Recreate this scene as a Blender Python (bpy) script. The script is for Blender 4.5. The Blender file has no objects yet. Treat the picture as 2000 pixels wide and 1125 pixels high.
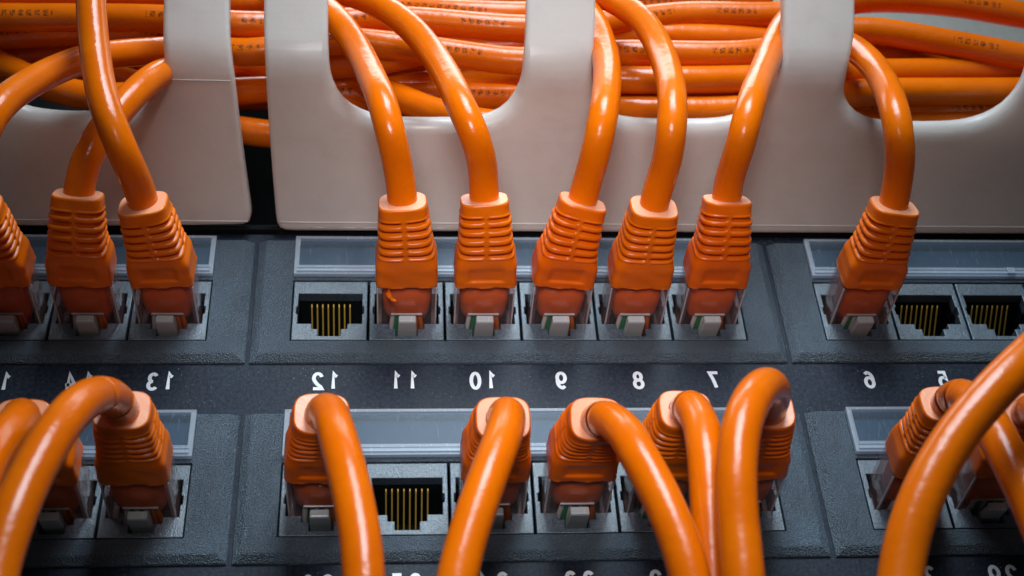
import bpy, bmesh, math, random
import numpy as np
from mathutils import Vector, Matrix
from mathutils.geometry import tessellate_polygon
random.seed(7)
sc = bpy.context.scene
C = sc.collection
S = 0.1                      # all sizes below are millimetres; one Blender unit is a centimetre
sc.unit_settings.scale_length = 0.01

# ------------------------------------------------------------------ camera
FP = 2722.012
CC = Vector((-23.307, -202.845, -157.913))
RX = Vector((0.99653612, -0.06546892, -0.0512794))
RY = Vector((0.00289264, 0.64354333, -0.76540422))
RZ = Vector((0.0831107, 0.76260462, 0.64150355))
cd = bpy.data.cameras.new('camera'); cam = bpy.data.objects.new('camera', cd); C.objects.link(cam)
M = Matrix.Identity(4)
for i in range(3):
    M[i][0] = RX[i]; M[i][1] = -RY[i]; M[i][2] = -RZ[i]; M[i][3] = CC[i]*S
cam.matrix_world = M
cd.sensor_width = 36; cd.lens = FP/2000*36
cd.clip_start = 0.5; cd.clip_end = 500
cd.dof.use_dof = True; cd.dof.focus_distance = 24.6; cd.dof.aperture_fstop = 0.26
sc.camera = cam
sc.render.resolution_x = 1024; sc.render.resolution_y = 576

# ------------------------------------------------------------------ light
w = bpy.data.worlds.new('World'); sc.world = w; w.use_nodes = True
bg = w.node_tree.nodes['Background']; bg.inputs[0].default_value = (0.70, 0.70, 0.70, 1); bg.inputs[1].default_value = 0.05
def aim(o, loc, target):
    o.location = Vector(loc)*S
    o.rotation_euler = (Vector(target)-Vector(loc)).to_track_quat('-Z', 'Y').to_euler()
def area(name, loc, target, sx, sy, e, col, spread=180):
    l = bpy.data.lights.new(name, 'AREA'); l.shape = 'RECTANGLE'; l.size = sx*S; l.size_y = sy*S; l.energy = e; l.color = col
    l.spread = math.radians(spread)
    o = bpy.data.objects.new(name, l); C.objects.link(o); aim(o, loc, target)
def spot(name, loc, target, ang, e, col, rad):
    l = bpy.data.lights.new(name, 'SPOT'); l.spot_size = math.radians(ang); l.spot_blend = 1; l.energy = e; l.color = col
    l.shadow_soft_size = rad*S
    o = bpy.data.objects.new(name, l); C.objects.link(o); aim(o, loc, target)
area('key_softbox', (25, -262, 172), (0, -10, -5), 140, 190, 3700, (0.74, 0.89, 1.0), 80)
spot('fill_lamp', (-25, -230, -95), (0, 0, 4), 34.2, 19500, (0.98, 0.97, 1.0), 35)  # added fill; its tight soft cone stands in for lens vignetting
area('duct_top_fill', (0, -30, 190), (0, -15, 70), 150, 60, 700, (0.86, 0.95, 1.0), 120)  # added light above the frame, brightens slot rims and duct inside

vs = sc.view_settings
vs.view_transform = 'Standard'; vs.look = 'None'; vs.exposure = 0; vs.gamma = 1

# ------------------------------------------------------------------ materials
def mat(name):
    m = bpy.data.materials.new(name); m.use_nodes = True
    nt = m.node_tree; return m, nt, nt.nodes['Principled BSDF'], nt.nodes['Material Output']
def N(nt, t, **kw):
    n = nt.nodes.new(t)
    for k, v in kw.items(): setattr(n, k, v)
    return n
def noise(nt, scale, detail=2, rough=0.5, vec=None):
    n = N(nt, 'ShaderNodeTexNoise'); n.inputs['Scale'].default_value = scale; n.inputs['Detail'].default_value = detail
    n.inputs['Roughness'].default_value = rough
    nt.links.new(vec if vec else N(nt, 'ShaderNodeTexCoord').outputs['Object'], n.inputs['Vector'])
    return n
def ramp(nt, src, a, b, c0=(0,0,0,1), c1=(1,1,1,1)):
    r = N(nt, 'ShaderNodeValToRGB'); r.color_ramp.elements[0].position = a; r.color_ramp.elements[1].position = b
    r.color_ramp.elements[0].color = c0; r.color_ramp.elements[1].color = c1
    nt.links.new(src, r.inputs[0]); return r
def mixc(nt, f, a, b, mode='MIX'):
    m = N(nt, 'ShaderNodeMix', data_type='RGBA', blend_type=mode)
    for sock, v in ((m.inputs[0], f), (m.inputs[6], a), (m.inputs[7], b)):
        if hasattr(v, 'links'): nt.links.new(v, sock)
        else: sock.default_value = v
    return m.outputs[2]
def bump(nt, src, dist, strength=1.0):
    b = N(nt, 'ShaderNodeBump'); b.inputs['Distance'].default_value = dist; b.inputs['Strength'].default_value = strength
    nt.links.new(src, b.inputs['Height']); return b.outputs[0]
def math2(nt, op, a, b=None):
    m = N(nt, 'ShaderNodeMath', operation=op)
    for s, v in ((0, a), (1, b)):
        if v is None: continue
        if hasattr(v, 'links'): nt.links.new(v, m.inputs[s])
        else: m.inputs[s].default_value = v
    return m.outputs[0]

def dusty(name, base, rough, grain, gscale, dust, dcol=(0.45,0.5,0.55,1), spec=0.6):
    m, nt, p, o = mat(name)
    tc = N(nt, 'ShaderNodeTexCoord')
    big = noise(nt, 0.7, 4, 0.6, tc.outputs['Object'])
    c = mixc(nt, ramp(nt, big.outputs[0], 0.35, 0.7).outputs[0], base, [min(1, x*1.7) for x in base[:3]]+[1])
    v = N(nt, 'ShaderNodeTexVoronoi'); v.inputs['Scale'].default_value = 16; nt.links.new(tc.outputs['Object'], v.inputs['Vector'])
    v2 = N(nt, 'ShaderNodeTexVoronoi'); v2.inputs['Scale'].default_value = 7; nt.links.new(tc.outputs['Object'], v2.inputs['Vector'])
    gate = ramp(nt, noise(nt, 1.1, 3, 0.7, tc.outputs['Object']).outputs[0], 0.42, 0.62)
    d1 = ramp(nt, v.outputs['Distance'], 0.05, 0.10, (1,1,1,1), (0,0,0,1))
    sel = math2(nt, 'GREATER_THAN', N(nt, 'ShaderNodeSeparateColor').outputs[0], dust)
    nt.links.new(v.outputs['Color'], nt.nodes[-1].inputs[0]) if False else None
    sp = [n for n in nt.nodes if n.bl_idname == 'ShaderNodeSeparateColor'][-1]
    nt.links.new(v.outputs['Color'], sp.inputs[0])
    f = math2(nt, 'MULTIPLY', math2(nt, 'MULTIPLY', d1.outputs[0], sel), gate.outputs[0])
    # hair-fine scratches
    mp = N(nt, 'ShaderNodeMapping'); mp.inputs['Rotation'].default_value = (0, 0.5, 0); mp.inputs['Scale'].default_value = (1.2, 20, 20)
    nt.links.new(tc.outputs['Object'], mp.inputs['Vector'])
    scn = ramp(nt, noise(nt, 3.0, 2, 0.5, mp.outputs[0]).outputs[0], 0.70, 0.78)
    f2 = math2(nt, 'MAXIMUM', f, math2(nt, 'MULTIPLY', scn.outputs[0], 0.18))
    c = mixc(nt, f2, c, dcol)
    nt.links.new(c, p.inputs['Base Color'])
    rr = N(nt, 'ShaderNodeMapRange'); rr.inputs[3].default_value = rough-0.06; rr.inputs[4].default_value = rough+0.12
    nt.links.new(big.outputs[0], rr.inputs[0]); nt.links.new(rr.outputs[0], p.inputs['Roughness'])
    if grain:
        g = noise(nt, gscale, 2, 0.6, tc.outputs['Object'])
        c = mixc(nt, 0.55, c, ramp(nt, g.outputs[0], 0.36, 0.64, (0.25,0.25,0.25,1), (1.9,1.9,1.9,1)).outputs[0], 'MULTIPLY')  # grain contrast in the colour, paints the texture's glints
        nt.links.new(c, p.inputs['Base Color'])
        nt.links.new(bump(nt, g.outputs[0], grain), p.inputs['Normal'])
    p.inputs['Specular IOR Level'].default_value = spec
    return m
M_block = dusty('textured_black_plastic', (0.031,0.050,0.068,1), 0.36, 0.048, 38, 0.5, spec=0.9)
M_jack = dusty('fine_black_plastic', (0.033,0.050,0.066,1), 0.35, 0.010, 38, 0.85, spec=0.8)
M_face = dusty('painted_black_steel', (0.008,0.011,0.019,1), 0.42, 0.004, 14, 0.12, spec=0.14)
M_dark = dusty('dark_plastic', (0.006,0.007,0.008,1), 0.6, 0, 1, 0.95, spec=0.05)

def orange(name, base, rough, var=0.5, printed=False, sss=0.0, spec=0.38):
    m, nt, p, o = mat(name)
    tc = N(nt, 'ShaderNodeTexCoord')
    n1 = noise(nt, 0.8, 4, 0.6, tc.outputs['Object'])
    dk = [base[0]*0.86, base[1]*0.74, base[2]*0.7, 1]
    c = mixc(nt, ramp(nt, n1.outputs[0], 0.3, 0.7).outputs[0], dk, base)
    sp = ramp(nt, noise(nt, 9, 3, 0.7, tc.outputs['Object']).outputs[0], 0.735, 0.76)
    c = mixc(nt, math2(nt, 'MULTIPLY', sp.outputs[0], 0.35), c, (0.95,0.55,0.3,1))
    if printed:
        uv = N(nt, 'ShaderNodeUVMap'); s = N(nt, 'ShaderNodeSeparateXYZ'); nt.links.new(uv.outputs[0], s.inputs[0])
        # dot-matrix cable legend, too small to read: u in mm along the cable, v in turns round it
        cu = math2(nt, 'FLOOR', math2(nt, 'MULTIPLY', s.outputs[0], 4.6)); cv = math2(nt, 'FLOOR', math2(nt, 'MULTIPLY', s.outputs[1], 84))
        cb = N(nt, 'ShaderNodeCombineXYZ'); nt.links.new(cu, cb.inputs[0]); nt.links.new(cv, cb.inputs[1])
        wn = N(nt, 'ShaderNodeTexWhiteNoise'); wn.noise_dimensions = '2D'; nt.links.new(cb.outputs[0], wn.inputs['Vector'])
        dots = math2(nt, 'GREATER_THAN', wn.outputs[0], 0.45)
        glyph = math2(nt, 'GREATER_THAN', math2(nt, 'FRACT', math2(nt, 'MULTIPLY', s.outputs[0], 0.62)), 0.35)
        wordn = N(nt, 'ShaderNodeTexWhiteNoise'); wordn.noise_dimensions = '1D'
        nt.links.new(math2(nt, 'FLOOR', math2(nt, 'MULTIPLY', s.outputs[0], 0.11)), wordn.inputs['W'])
        word = math2(nt, 'GREATER_THAN', wordn.outputs[0], 0.6)
        band = math2(nt, 'LESS_THAN', math2(nt, 'ABSOLUTE', math2(nt, 'SUBTRACT', s.outputs[1], 0.5)), 0.034)
        f = math2(nt, 'MULTIPLY', math2(nt, 'MULTIPLY', dots, glyph), math2(nt, 'MULTIPLY', word, band))
        c = mixc(nt, math2(nt, 'MULTIPLY', f, 0.75), c, (0.03,0.012,0.006,1))
    nt.links.new(c, p.inputs['Base Color'])
    rr = N(nt, 'ShaderNodeMapRange'); rr.inputs[3].default_value = rough-0.05; rr.inputs[4].default_value = rough+0.1
    nt.links.new(n1.outputs[0], rr.inputs[0]); nt.links.new(rr.outputs[0], p.inputs['Roughness'])
    g = noise(nt, 3.5, 3, 0.6, tc.outputs['Object'])
    nt.links.new(bump(nt, g.outputs[0], 0.012), p.inputs['Normal'])
    p.inputs['Subsurface Weight'].default_value = sss; p.inputs['Subsurface Scale'].default_value = 0.08
    p.inputs['Subsurface Radius'].default_value = (1.0, 0.3, 0.1)
    p.inputs['Specular IOR Level'].default_value = spec
    return m
M_cable = orange('orange_cable_jacket', (0.80,0.158,0.0,1), 0.20)
M_cable_p = orange('orange_printed_cable_jacket', (0.76,0.150,0.0,1), 0.23, printed=True)
M_boot = orange('orange_moulded_rubber', (0.80,0.160,0.0,1), 0.30, spec=0.4)
M_boot_red = orange('red_orange_moulded_rubber', (0.80,0.138,0.0,1), 0.30, spec=0.4)
M_bootend = orange('pale_rubber_end', (0.88,0.38,0.20,1), 0.40, spec=0.9)  # boot end faces set paler than the boot's sides
M_core = orange('orange_inner_sheath', (0.60,0.095,0.0,1), 0.5)

def white_plastic():
    m, nt, p, o = mat('translucent_white_plastic')
    n = noise(nt, 0.35, 3, 0.5)
    c = mixc(nt, n.outputs[0], (0.78,0.74,0.69,1), (0.84,0.81,0.77,1))
    tc = N(nt, 'ShaderNodeTexCoord')
    blot = ramp(nt, noise(nt, 1.6, 5, 0.65, tc.outputs['Object']).outputs[0], 0.48, 0.74)
    c = mixc(nt, math2(nt, 'MULTIPLY', blot.outputs[0], 0.22), c, (0.42,0.34,0.28,1))
    mp = N(nt, 'ShaderNodeMapping'); mp.inputs['Rotation'].default_value = (0.2, 0.7, 0.1); mp.inputs['Scale'].default_value = (0.8, 14, 14)
    nt.links.new(tc.outputs['Object'], mp.inputs[0])
    scr = ramp(nt, noise(nt, 3.2, 2, 0.5, mp.outputs[0]).outputs[0], 0.70, 0.76)
    c = mixc(nt, math2(nt, 'MULTIPLY', scr.outputs[0], 0.16), c, (0.9,0.88,0.85,1))
    nt.links.new(c, p.inputs['Base Color'])
    rr = N(nt, 'ShaderNodeMapRange'); rr.inputs[3].default_value = 0.26; rr.inputs[4].default_value = 0.44
    nt.links.new(blot.outputs[0], rr.inputs[0]); nt.links.new(rr.outputs[0], p.inputs['Roughness'])
    t = N(nt, 'ShaderNodeBsdfTranslucent'); t.inputs[0].default_value = (0.80,0.68,0.60,1)
    ms = N(nt, 'ShaderNodeMixShader'); ms.inputs[0].default_value = 0.40
    nt.links.new(p.outputs[0], ms.inputs[1]); nt.links.new(t.outputs[0], ms.inputs[2]); nt.links.new(ms.outputs[0], o.inputs[0])
    g = noise(nt, 1.2, 2, 0.5); nt.links.new(bump(nt, g.outputs[0], 0.01), p.inputs['Normal'])
    return m
M_white = white_plastic()

def clear(name, tint, body, body_w, rough=0.06, scr=0.0, ior=1.5):
    m, nt, p, o = mat(name)
    p.inputs['Base Color'].default_value = body; p.inputs['Roughness'].default_value = rough+0.15; p.inputs['Specular IOR Level'].default_value = 0.1 if 'label' in name else 0.5
    tr = N(nt, 'ShaderNodeBsdfTransparent'); tr.inputs[0].default_value = tint
    gl = N(nt, 'ShaderNodeBsdfGlossy'); gl.inputs['Roughness'].default_value = rough
    fr = N(nt, 'ShaderNodeFresnel'); fr.inputs[0].default_value = ior
    m1 = N(nt, 'ShaderNodeMixShader'); gm = N(nt, 'ShaderNodeNewGeometry'); nt.links.new(math2(nt, 'MULTIPLY', fr.outputs[0], math2(nt, 'SUBTRACT', 1.0, gm.outputs['Backfacing'])), m1.inputs[0]); nt.links.new(tr.outputs[0], m1.inputs[1]); nt.links.new(gl.outputs[0], m1.inputs[2])
    m2 = N(nt, 'ShaderNodeMixShader'); nt.links.new(m1.outputs[0], m2.inputs[1]); nt.links.new(p.outputs[0], m2.inputs[2]); nt.links.new(m2.outputs[0], o.inputs[0])
    tc = N(nt, 'ShaderNodeTexCoord'); mp = N(nt, 'ShaderNodeMapping'); mp.inputs['Scale'].default_value = (14, 14, 1.5); mp.inputs['Rotation'].default_value = (0, 0.35, 0)
    nt.links.new(tc.outputs['Object'], mp.inputs[0])
    sr = ramp(nt, noise(nt, 2.2, 3, 0.6, mp.outputs[0]).outputs[0], 0.60, 0.74)  # pale scratch streaks that also paint highlights and uneven reflections
    nt.links.new(math2(nt, 'ADD', math2(nt, 'MULTIPLY', sr.outputs[0], scr), body_w), m2.inputs[0])
    g = noise(nt, 5, 2, 0.5, tc.outputs['Object']); b = bump(nt, g.outputs[0], 0.02)
    if name.startswith('clear_plug'): nt.links.new(b, gl.inputs['Normal'])
    return m
M_clear = clear('clear_plug_plastic', (0.95,0.90,0.90,1), (0.50,0.34,0.32,1), 0.06, 0.08, 0.20)
M_wall = clear('clear_plug_wall', (0.88,0.80,0.80,1), (0.62,0.44,0.42,1), 0.12, 0.12, 0.45)
M_edge_glint = clear('clear_plug_glint', (0.92,0.86,0.86,1), (0.90,0.84,0.84,1), 0.5, 0.15, 0.3)  # pale body paints the bright lines along the plug edges
M_latch = clear('frosted_latch_plastic', (0.80,0.83,0.84,1), (0.62,0.66,0.67,1), 0.72, 0.16, 0.2)
M_pane = clear('clear_label_pane', (0.80,0.86,0.92,1), (0.26,0.33,0.40,1), 0.10, 0.24, 0.35, 1.2)
M_rim = clear('clear_label_rim', (0.75,0.82,0.88,1), (0.60,0.66,0.72,1), 0.30, 0.28, 0.30, 1.3)
def plain(name, col, rough, metal=0):
    m, nt, p, o = mat(name)
    n = noise(nt, 6, 3, 0.6)
    nt.links.new(mixc(nt, n.outputs[0], [x*0.75 for x in col[:3]]+[1], col), p.inputs['Base Color'])
    p.inputs['Roughness'].default_value = rough; p.inputs['Metallic'].default_value = metal; return m
M_gold = plain('gold_contact', (0.78,0.50,0.09,1), 0.35, 0.5)
M_print = plain('white_print', (0.80,0.82,0.84,1), 0.5)
M_wires = {'green': plain('green_wire', (0.01,0.22,0.09,1), 0.4), 'blue': plain('blue_wire', (0.01,0.12,0.42,1), 0.4),
           'white': plain('white_wire', (0.62,0.64,0.62,1), 0.4), 'brown': plain('orange_wire', (0.55,0.14,0.02,1), 0.4)}
M_paper = plain('blue_grey_label_strip', (0.050,0.080,0.110,1), 0.6)
M_paper.node_tree.nodes['Principled BSDF'].inputs['Specular IOR Level'].default_value = 0.08
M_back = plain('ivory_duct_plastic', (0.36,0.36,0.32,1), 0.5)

# ------------------------------------------------------------------ helpers
def at(px, py, Y):
    """point on the plane Y (mm in front of the jacks, negative outwards) seen at a photograph position"""
    r = RX*((px-1000)/FP) + RY*((py-562.5)/FP) + RZ
    return CC + r*((Y-CC.y)/r.y)
def pix(P):
    q = P-CC; z = q.dot(RZ); return (1000+FP*q.dot(RX)/z, 562.5+FP*q.dot(RY)/z)
def empty(name, loc, parent=None):
    o = bpy.data.objects.new(name, None); C.objects.link(o); o.empty_display_size = 0.3
    o.location = Vector(loc)*S; o['_o'] = list(loc)
    return o
def tag(o, label, cat, group=None, kind=None):
    if label: o['label'] = label
    if cat: o['category'] = cat
    if group: o['group'] = group
    if kind: o['kind'] = kind
    return o
ORG = {}
def link(name, verts, faces, m, parent=None, origin=None, smooth=False, uvs=None, label=None):
    """verts in millimetres, world; stored relative to the thing's origin"""
    if parent is not None: org = ORG[parent.name]
    else: org = Vector(origin) if origin is not None else sum((Vector(v) for v in verts), Vector())/len(verts)
    me = bpy.data.meshes.new(name)
    me.from_pydata([((v[0]-org[0])*S, (v[1]-org[1])*S, (v[2]-org[2])*S) for v in verts], [], faces)
    if uvs is not None:
        ul = me.uv_layers.new(name='UVMap')
        for l in me.loops: ul.data[l.index].uv = uvs[l.index]
    me.materials.append(m)
    if smooth: me.polygons.foreach_set('use_smooth', [True]*len(me.polygons))
    me.validate(); me.update()
    o = bpy.data.objects.new(name, me); C.objects.link(o)
    if parent is not None:
        o.parent = parent; ORG[o.name] = org
    else:
        o.location = org*S; ORG[o.name] = org
    if label: o['label'] = label
    return o
def thing(name, loc):
    o = bpy.data.objects.new(name, None); C.objects.link(o); o.empty_display_size = 0.3
    o.location = Vector(loc)*S; ORG[o.name] = Vector(loc); return o
def bevel_mesh(verts, faces, w, seg=2, ang=30):
    bm = bmesh.new(); vs_ = [bm.verts.new(v) for v in verts]
    for f in faces:
        try: bm.faces.new([vs_[i] for i in f])
        except ValueError: pass
    bmesh.ops.recalc_face_normals(bm, faces=bm.faces)
    ed = [e for e in bm.edges if len(e.link_faces) == 2 and e.calc_face_angle(0) > math.radians(ang)]
    bmesh.ops.bevel(bm, geom=ed, offset=w, segments=seg, affect='EDGES', profile=0.5, clamp_overlap=True)
    bm.verts.index_update()
    out = ([tuple(v.co) for v in bm.verts], [tuple(v.index for v in f.verts) for f in bm.faces]); bm.free(); return out
def box(x0, x1, y0, y1, z0, z1):
    v = [(x, y, z) for x in (x0, x1) for y in (y0, y1) for z in (z0, z1)]
    f = [(0,1,3,2), (4,6,7,5), (0,4,5,1), (2,3,7,6), (0,2,6,4), (1,5,7,3)]
    return v, f
def join(*parts):
    V, F = [], []
    for v, f in parts:
        n = len(V); V += list(v); F += [tuple(i+n for i in q) for q in f]
    return V, F
def plate(outer, holes, yf, yb):
    """flat plate in XZ with holes: front at yf, back at yb, with all its edge walls"""
    loops = [outer]+holes
    tris = tessellate_polygon([[Vector((x, z, 0)) for x, z in l] for l in loops])
    flat = [p for l in loops for p in l]; n = len(flat)
    V = [(x, yf, z) for x, z in flat]+[(x, yb, z) for x, z in flat]
    F = []
    for t in tris:
        a, b, c = [Vector((flat[i][0], flat[i][1])) for i in t]
        cr = (b-a).cross(c-a)
        t = tuple(t) if cr > 0 else tuple(reversed(t))      # CCW in XZ seen from -Y
        F.append(t); F.append(tuple(n+i for i in reversed(t)))
    k = 0
    for l in loops:
        m_ = len(l)
        for i in range(m_):
            a, b = k+i, k+(i+1) % m_
            F.append((a, b, n+b, n+a))
        k += m_
    bm = bmesh.new(); vv = [bm.verts.new(v) for v in V]
    for f in F:
        try: bm.faces.new([vv[i] for i in f])
        except ValueError: pass
    bmesh.ops.recalc_face_normals(bm, faces=bm.faces); bm.verts.index_update()
    out = ([tuple(v.co) for v in bm.verts], [tuple(v.index for v in f.verts) for f in bm.faces]); bm.free()
    return out
def frames(pts):
    P = [Vector(p) for p in pts]; n = len(P)
    T = [(P[min(i+1, n-1)]-P[max(i-1, 0)]).normalized() for i in range(n)]
    return P, T
def resample(pts, step):
    """centripetal-like Catmull-Rom through pts, evenly spaced"""
    P = [Vector(p) for p in pts]
    P = [P[0]*2-P[1]]+P+[P[-1]*2-P[-2]]
    dense = []
    for i in range(1, len(P)-2):
        p0, p1, p2, p3 = P[i-1:i+3]
        t0 = 0; t1 = t0+max((p1-p0).length, 1e-4)**.5; t2 = t1+max((p2-p1).length, 1e-4)**.5; t3 = t2+max((p3-p2).length, 1e-4)**.5
        K = 14
        for k in range(K):
            t = t1+(t2-t1)*k/K
            A1 = p0*((t1-t)/(t1-t0))+p1*((t-t0)/(t1-t0)); A2 = p1*((t2-t)/(t2-t1))+p2*((t-t1)/(t2-t1)); A3 = p2*((t3-t)/(t3-t2))+p3*((t-t2)/(t3-t2))
            B1 = A1*((t2-t)/(t2-t0))+A2*((t-t0)/(t2-t0)); B2 = A2*((t3-t)/(t3-t1))+A3*((t-t1)/(t3-t1))
            dense.append(B1*((t2-t)/(t2-t1))+B2*((t-t1)/(t2-t1)))
    dense.append(P[-2])
    def even(D, st):
        L = [0]
        for a, b in zip(D, D[1:]): L.append(L[-1]+(b-a).length)
        n = max(4, int(L[-1]/st)); o_ = []; j = 0
        for i in range(n+1):
            s = L[-1]*i/n
            while j < len(L)-2 and L[j+1] < s: j += 1
            f = (s-L[j])/max(1e-9, L[j+1]-L[j]); o_.append(D[j].lerp(D[j+1], min(1, max(0, f))))
        return o_
    dense = even(dense, 0.6) if (P[-1]-P[0]).length > 8 else dense
    for _ in range(56 if (P[-1]-P[0]).length > 8 else 3):
        dense = [dense[0]]+[(dense[i-1]+dense[i]*2+dense[i+1])/4 for i in range(1, len(dense)-1)]+[dense[-1]]
    L = [0]
    for a, b in zip(dense, dense[1:]): L.append(L[-1]+(b-a).length)
    n = max(4, int(L[-1]/step)); out = []; j = 0
    for i in range(n+1):
        s = L[-1]*i/n
        while j < len(L)-2 and L[j+1] < s: j += 1
        f = (s-L[j])/max(1e-9, L[j+1]-L[j]); out.append(dense[j].lerp(dense[j+1], min(1, max(0, f))))
    return out
def tube(pts, r, sides=28, step=1.2, ref=None, raw=False):
    P = [Vector(p) for p in pts] if raw else resample(pts, step)
    P, T = frames(P); n = len(P)
    # v = 0.5 of the UV turn faces ref (for the printed legend)
    ref = Vector(ref) if ref is not None else Vector((0, -1, -0.6))
    V, F, UV = [], [], []
    L = 0; Ls = []
    for i in range(n):
        if i: L += (P[i]-P[i-1]).length
        Ls.append(L)
        u = (ref-T[i]*ref.dot(T[i]))
        if u.length < 0.2: u = Vector((1, 0, 0))-T[i]*T[i].x
        u.normalize(); v = T[i].cross(u)
        for k in range(sides):
            a = 2*math.pi*k/sides+math.pi
            V.append(P[i]+(u*math.cos(a)+v*math.sin(a))*r)
    for i in range(n-1):
        for k in range(sides):
            k2 = (k+1) % sides
            F.append((i*sides+k, i*sides+k2, (i+1)*sides+k2, (i+1)*sides+k))
            UV += [(Ls[i], k/sides), (Ls[i], (k+1)/sides), (Ls[i+1], (k+1)/sides), (Ls[i+1], k/sides)]
    for base, rev in ((0, False), ((n-1)*sides, True)):
        q = list(range(base, base+sides)); q = q if rev else q[::-1]
        F.append(tuple(q)); UV += [(0, 0)]*sides
    return V, F, UV

# ------------------------------------------------------------------ the setting: what is behind
PITCH = 14.2; BLK = 100.208; ROWP = 40.76
v, f = box(-240, 240, 34, 36, -110, 230); o = link('dark_backing', v, f, M_dark); tag(o, None, None, kind='structure')  # black sheet added for the dark void behind the gap
v, f = join(box(-220, 220, 10, 22, 33, 38.5), box(-220, 220, 4, 9, 24, 27.5)); v, f = bevel_mesh(v, f, 1.2, 3)
o = link('rack_rail', v, f, M_face, smooth=True); tag(o, None, None, kind='structure')
zb = at(480, 160, 4).z; zb2 = at(900, 246, 4).z
v, f = bevel_mesh(*box(-68, -44, 4, 6, zb, 150), 0.5); o = link('duct_back_wall', v, f, M_back); tag(o, None, None, kind='structure')
v, f = bevel_mesh(*box(-43.4, 220, 4, 6, zb2, 150), 0.5); o = link('duct_back_wall', v, f, M_back); tag(o, None, None, kind='structure')

# ------------------------------------------------------------------ the patch panel
YF = 1.4                                     # steel face, the port blocks stand proud of it up to Y = -0.2
panel = thing('patch_bay', (0, YF, -50))
tag(panel, 'black patch panel with two rows of numbered network ports in grey-blue port blocks', 'patch panel')
ztop = at(1000, 461, YF).z
# the steel is cut away behind each row of jacks: strips and bridges, butted end to end
strips = [box(-240, 240, YF, YF+1.6, z0_, z1_) for z0_, z1_ in ((14.4, ztop), (-ROWP+14.4, -0.1), (-95, -ROWP-0.1))]
for r_ in (0, 1):
    for b_ in range(-2, 3):
        strips.append(box(b_*BLK+42.7 if b_ < 2 else 143, b_*BLK+57.4 if b_ < 2 else 240, YF, YF+1.6, -r_*ROWP-0.1, -r_*ROWP+14.4))
    strips.append(box(-240, -243+100.0, YF, YF+1.6, -r_*ROWP-0.1, -r_*ROWP+14.4)) if False else None
v, f = join(*strips)
link('face_plate', v, f, M_face, panel)
v, f = bevel_mesh(*box(-215, 215, YF-1.0, YF+6, ztop+0.5, ztop+1.6), 0.35, 2)
link('top_flange', v, f, M_dark, panel)

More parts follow.
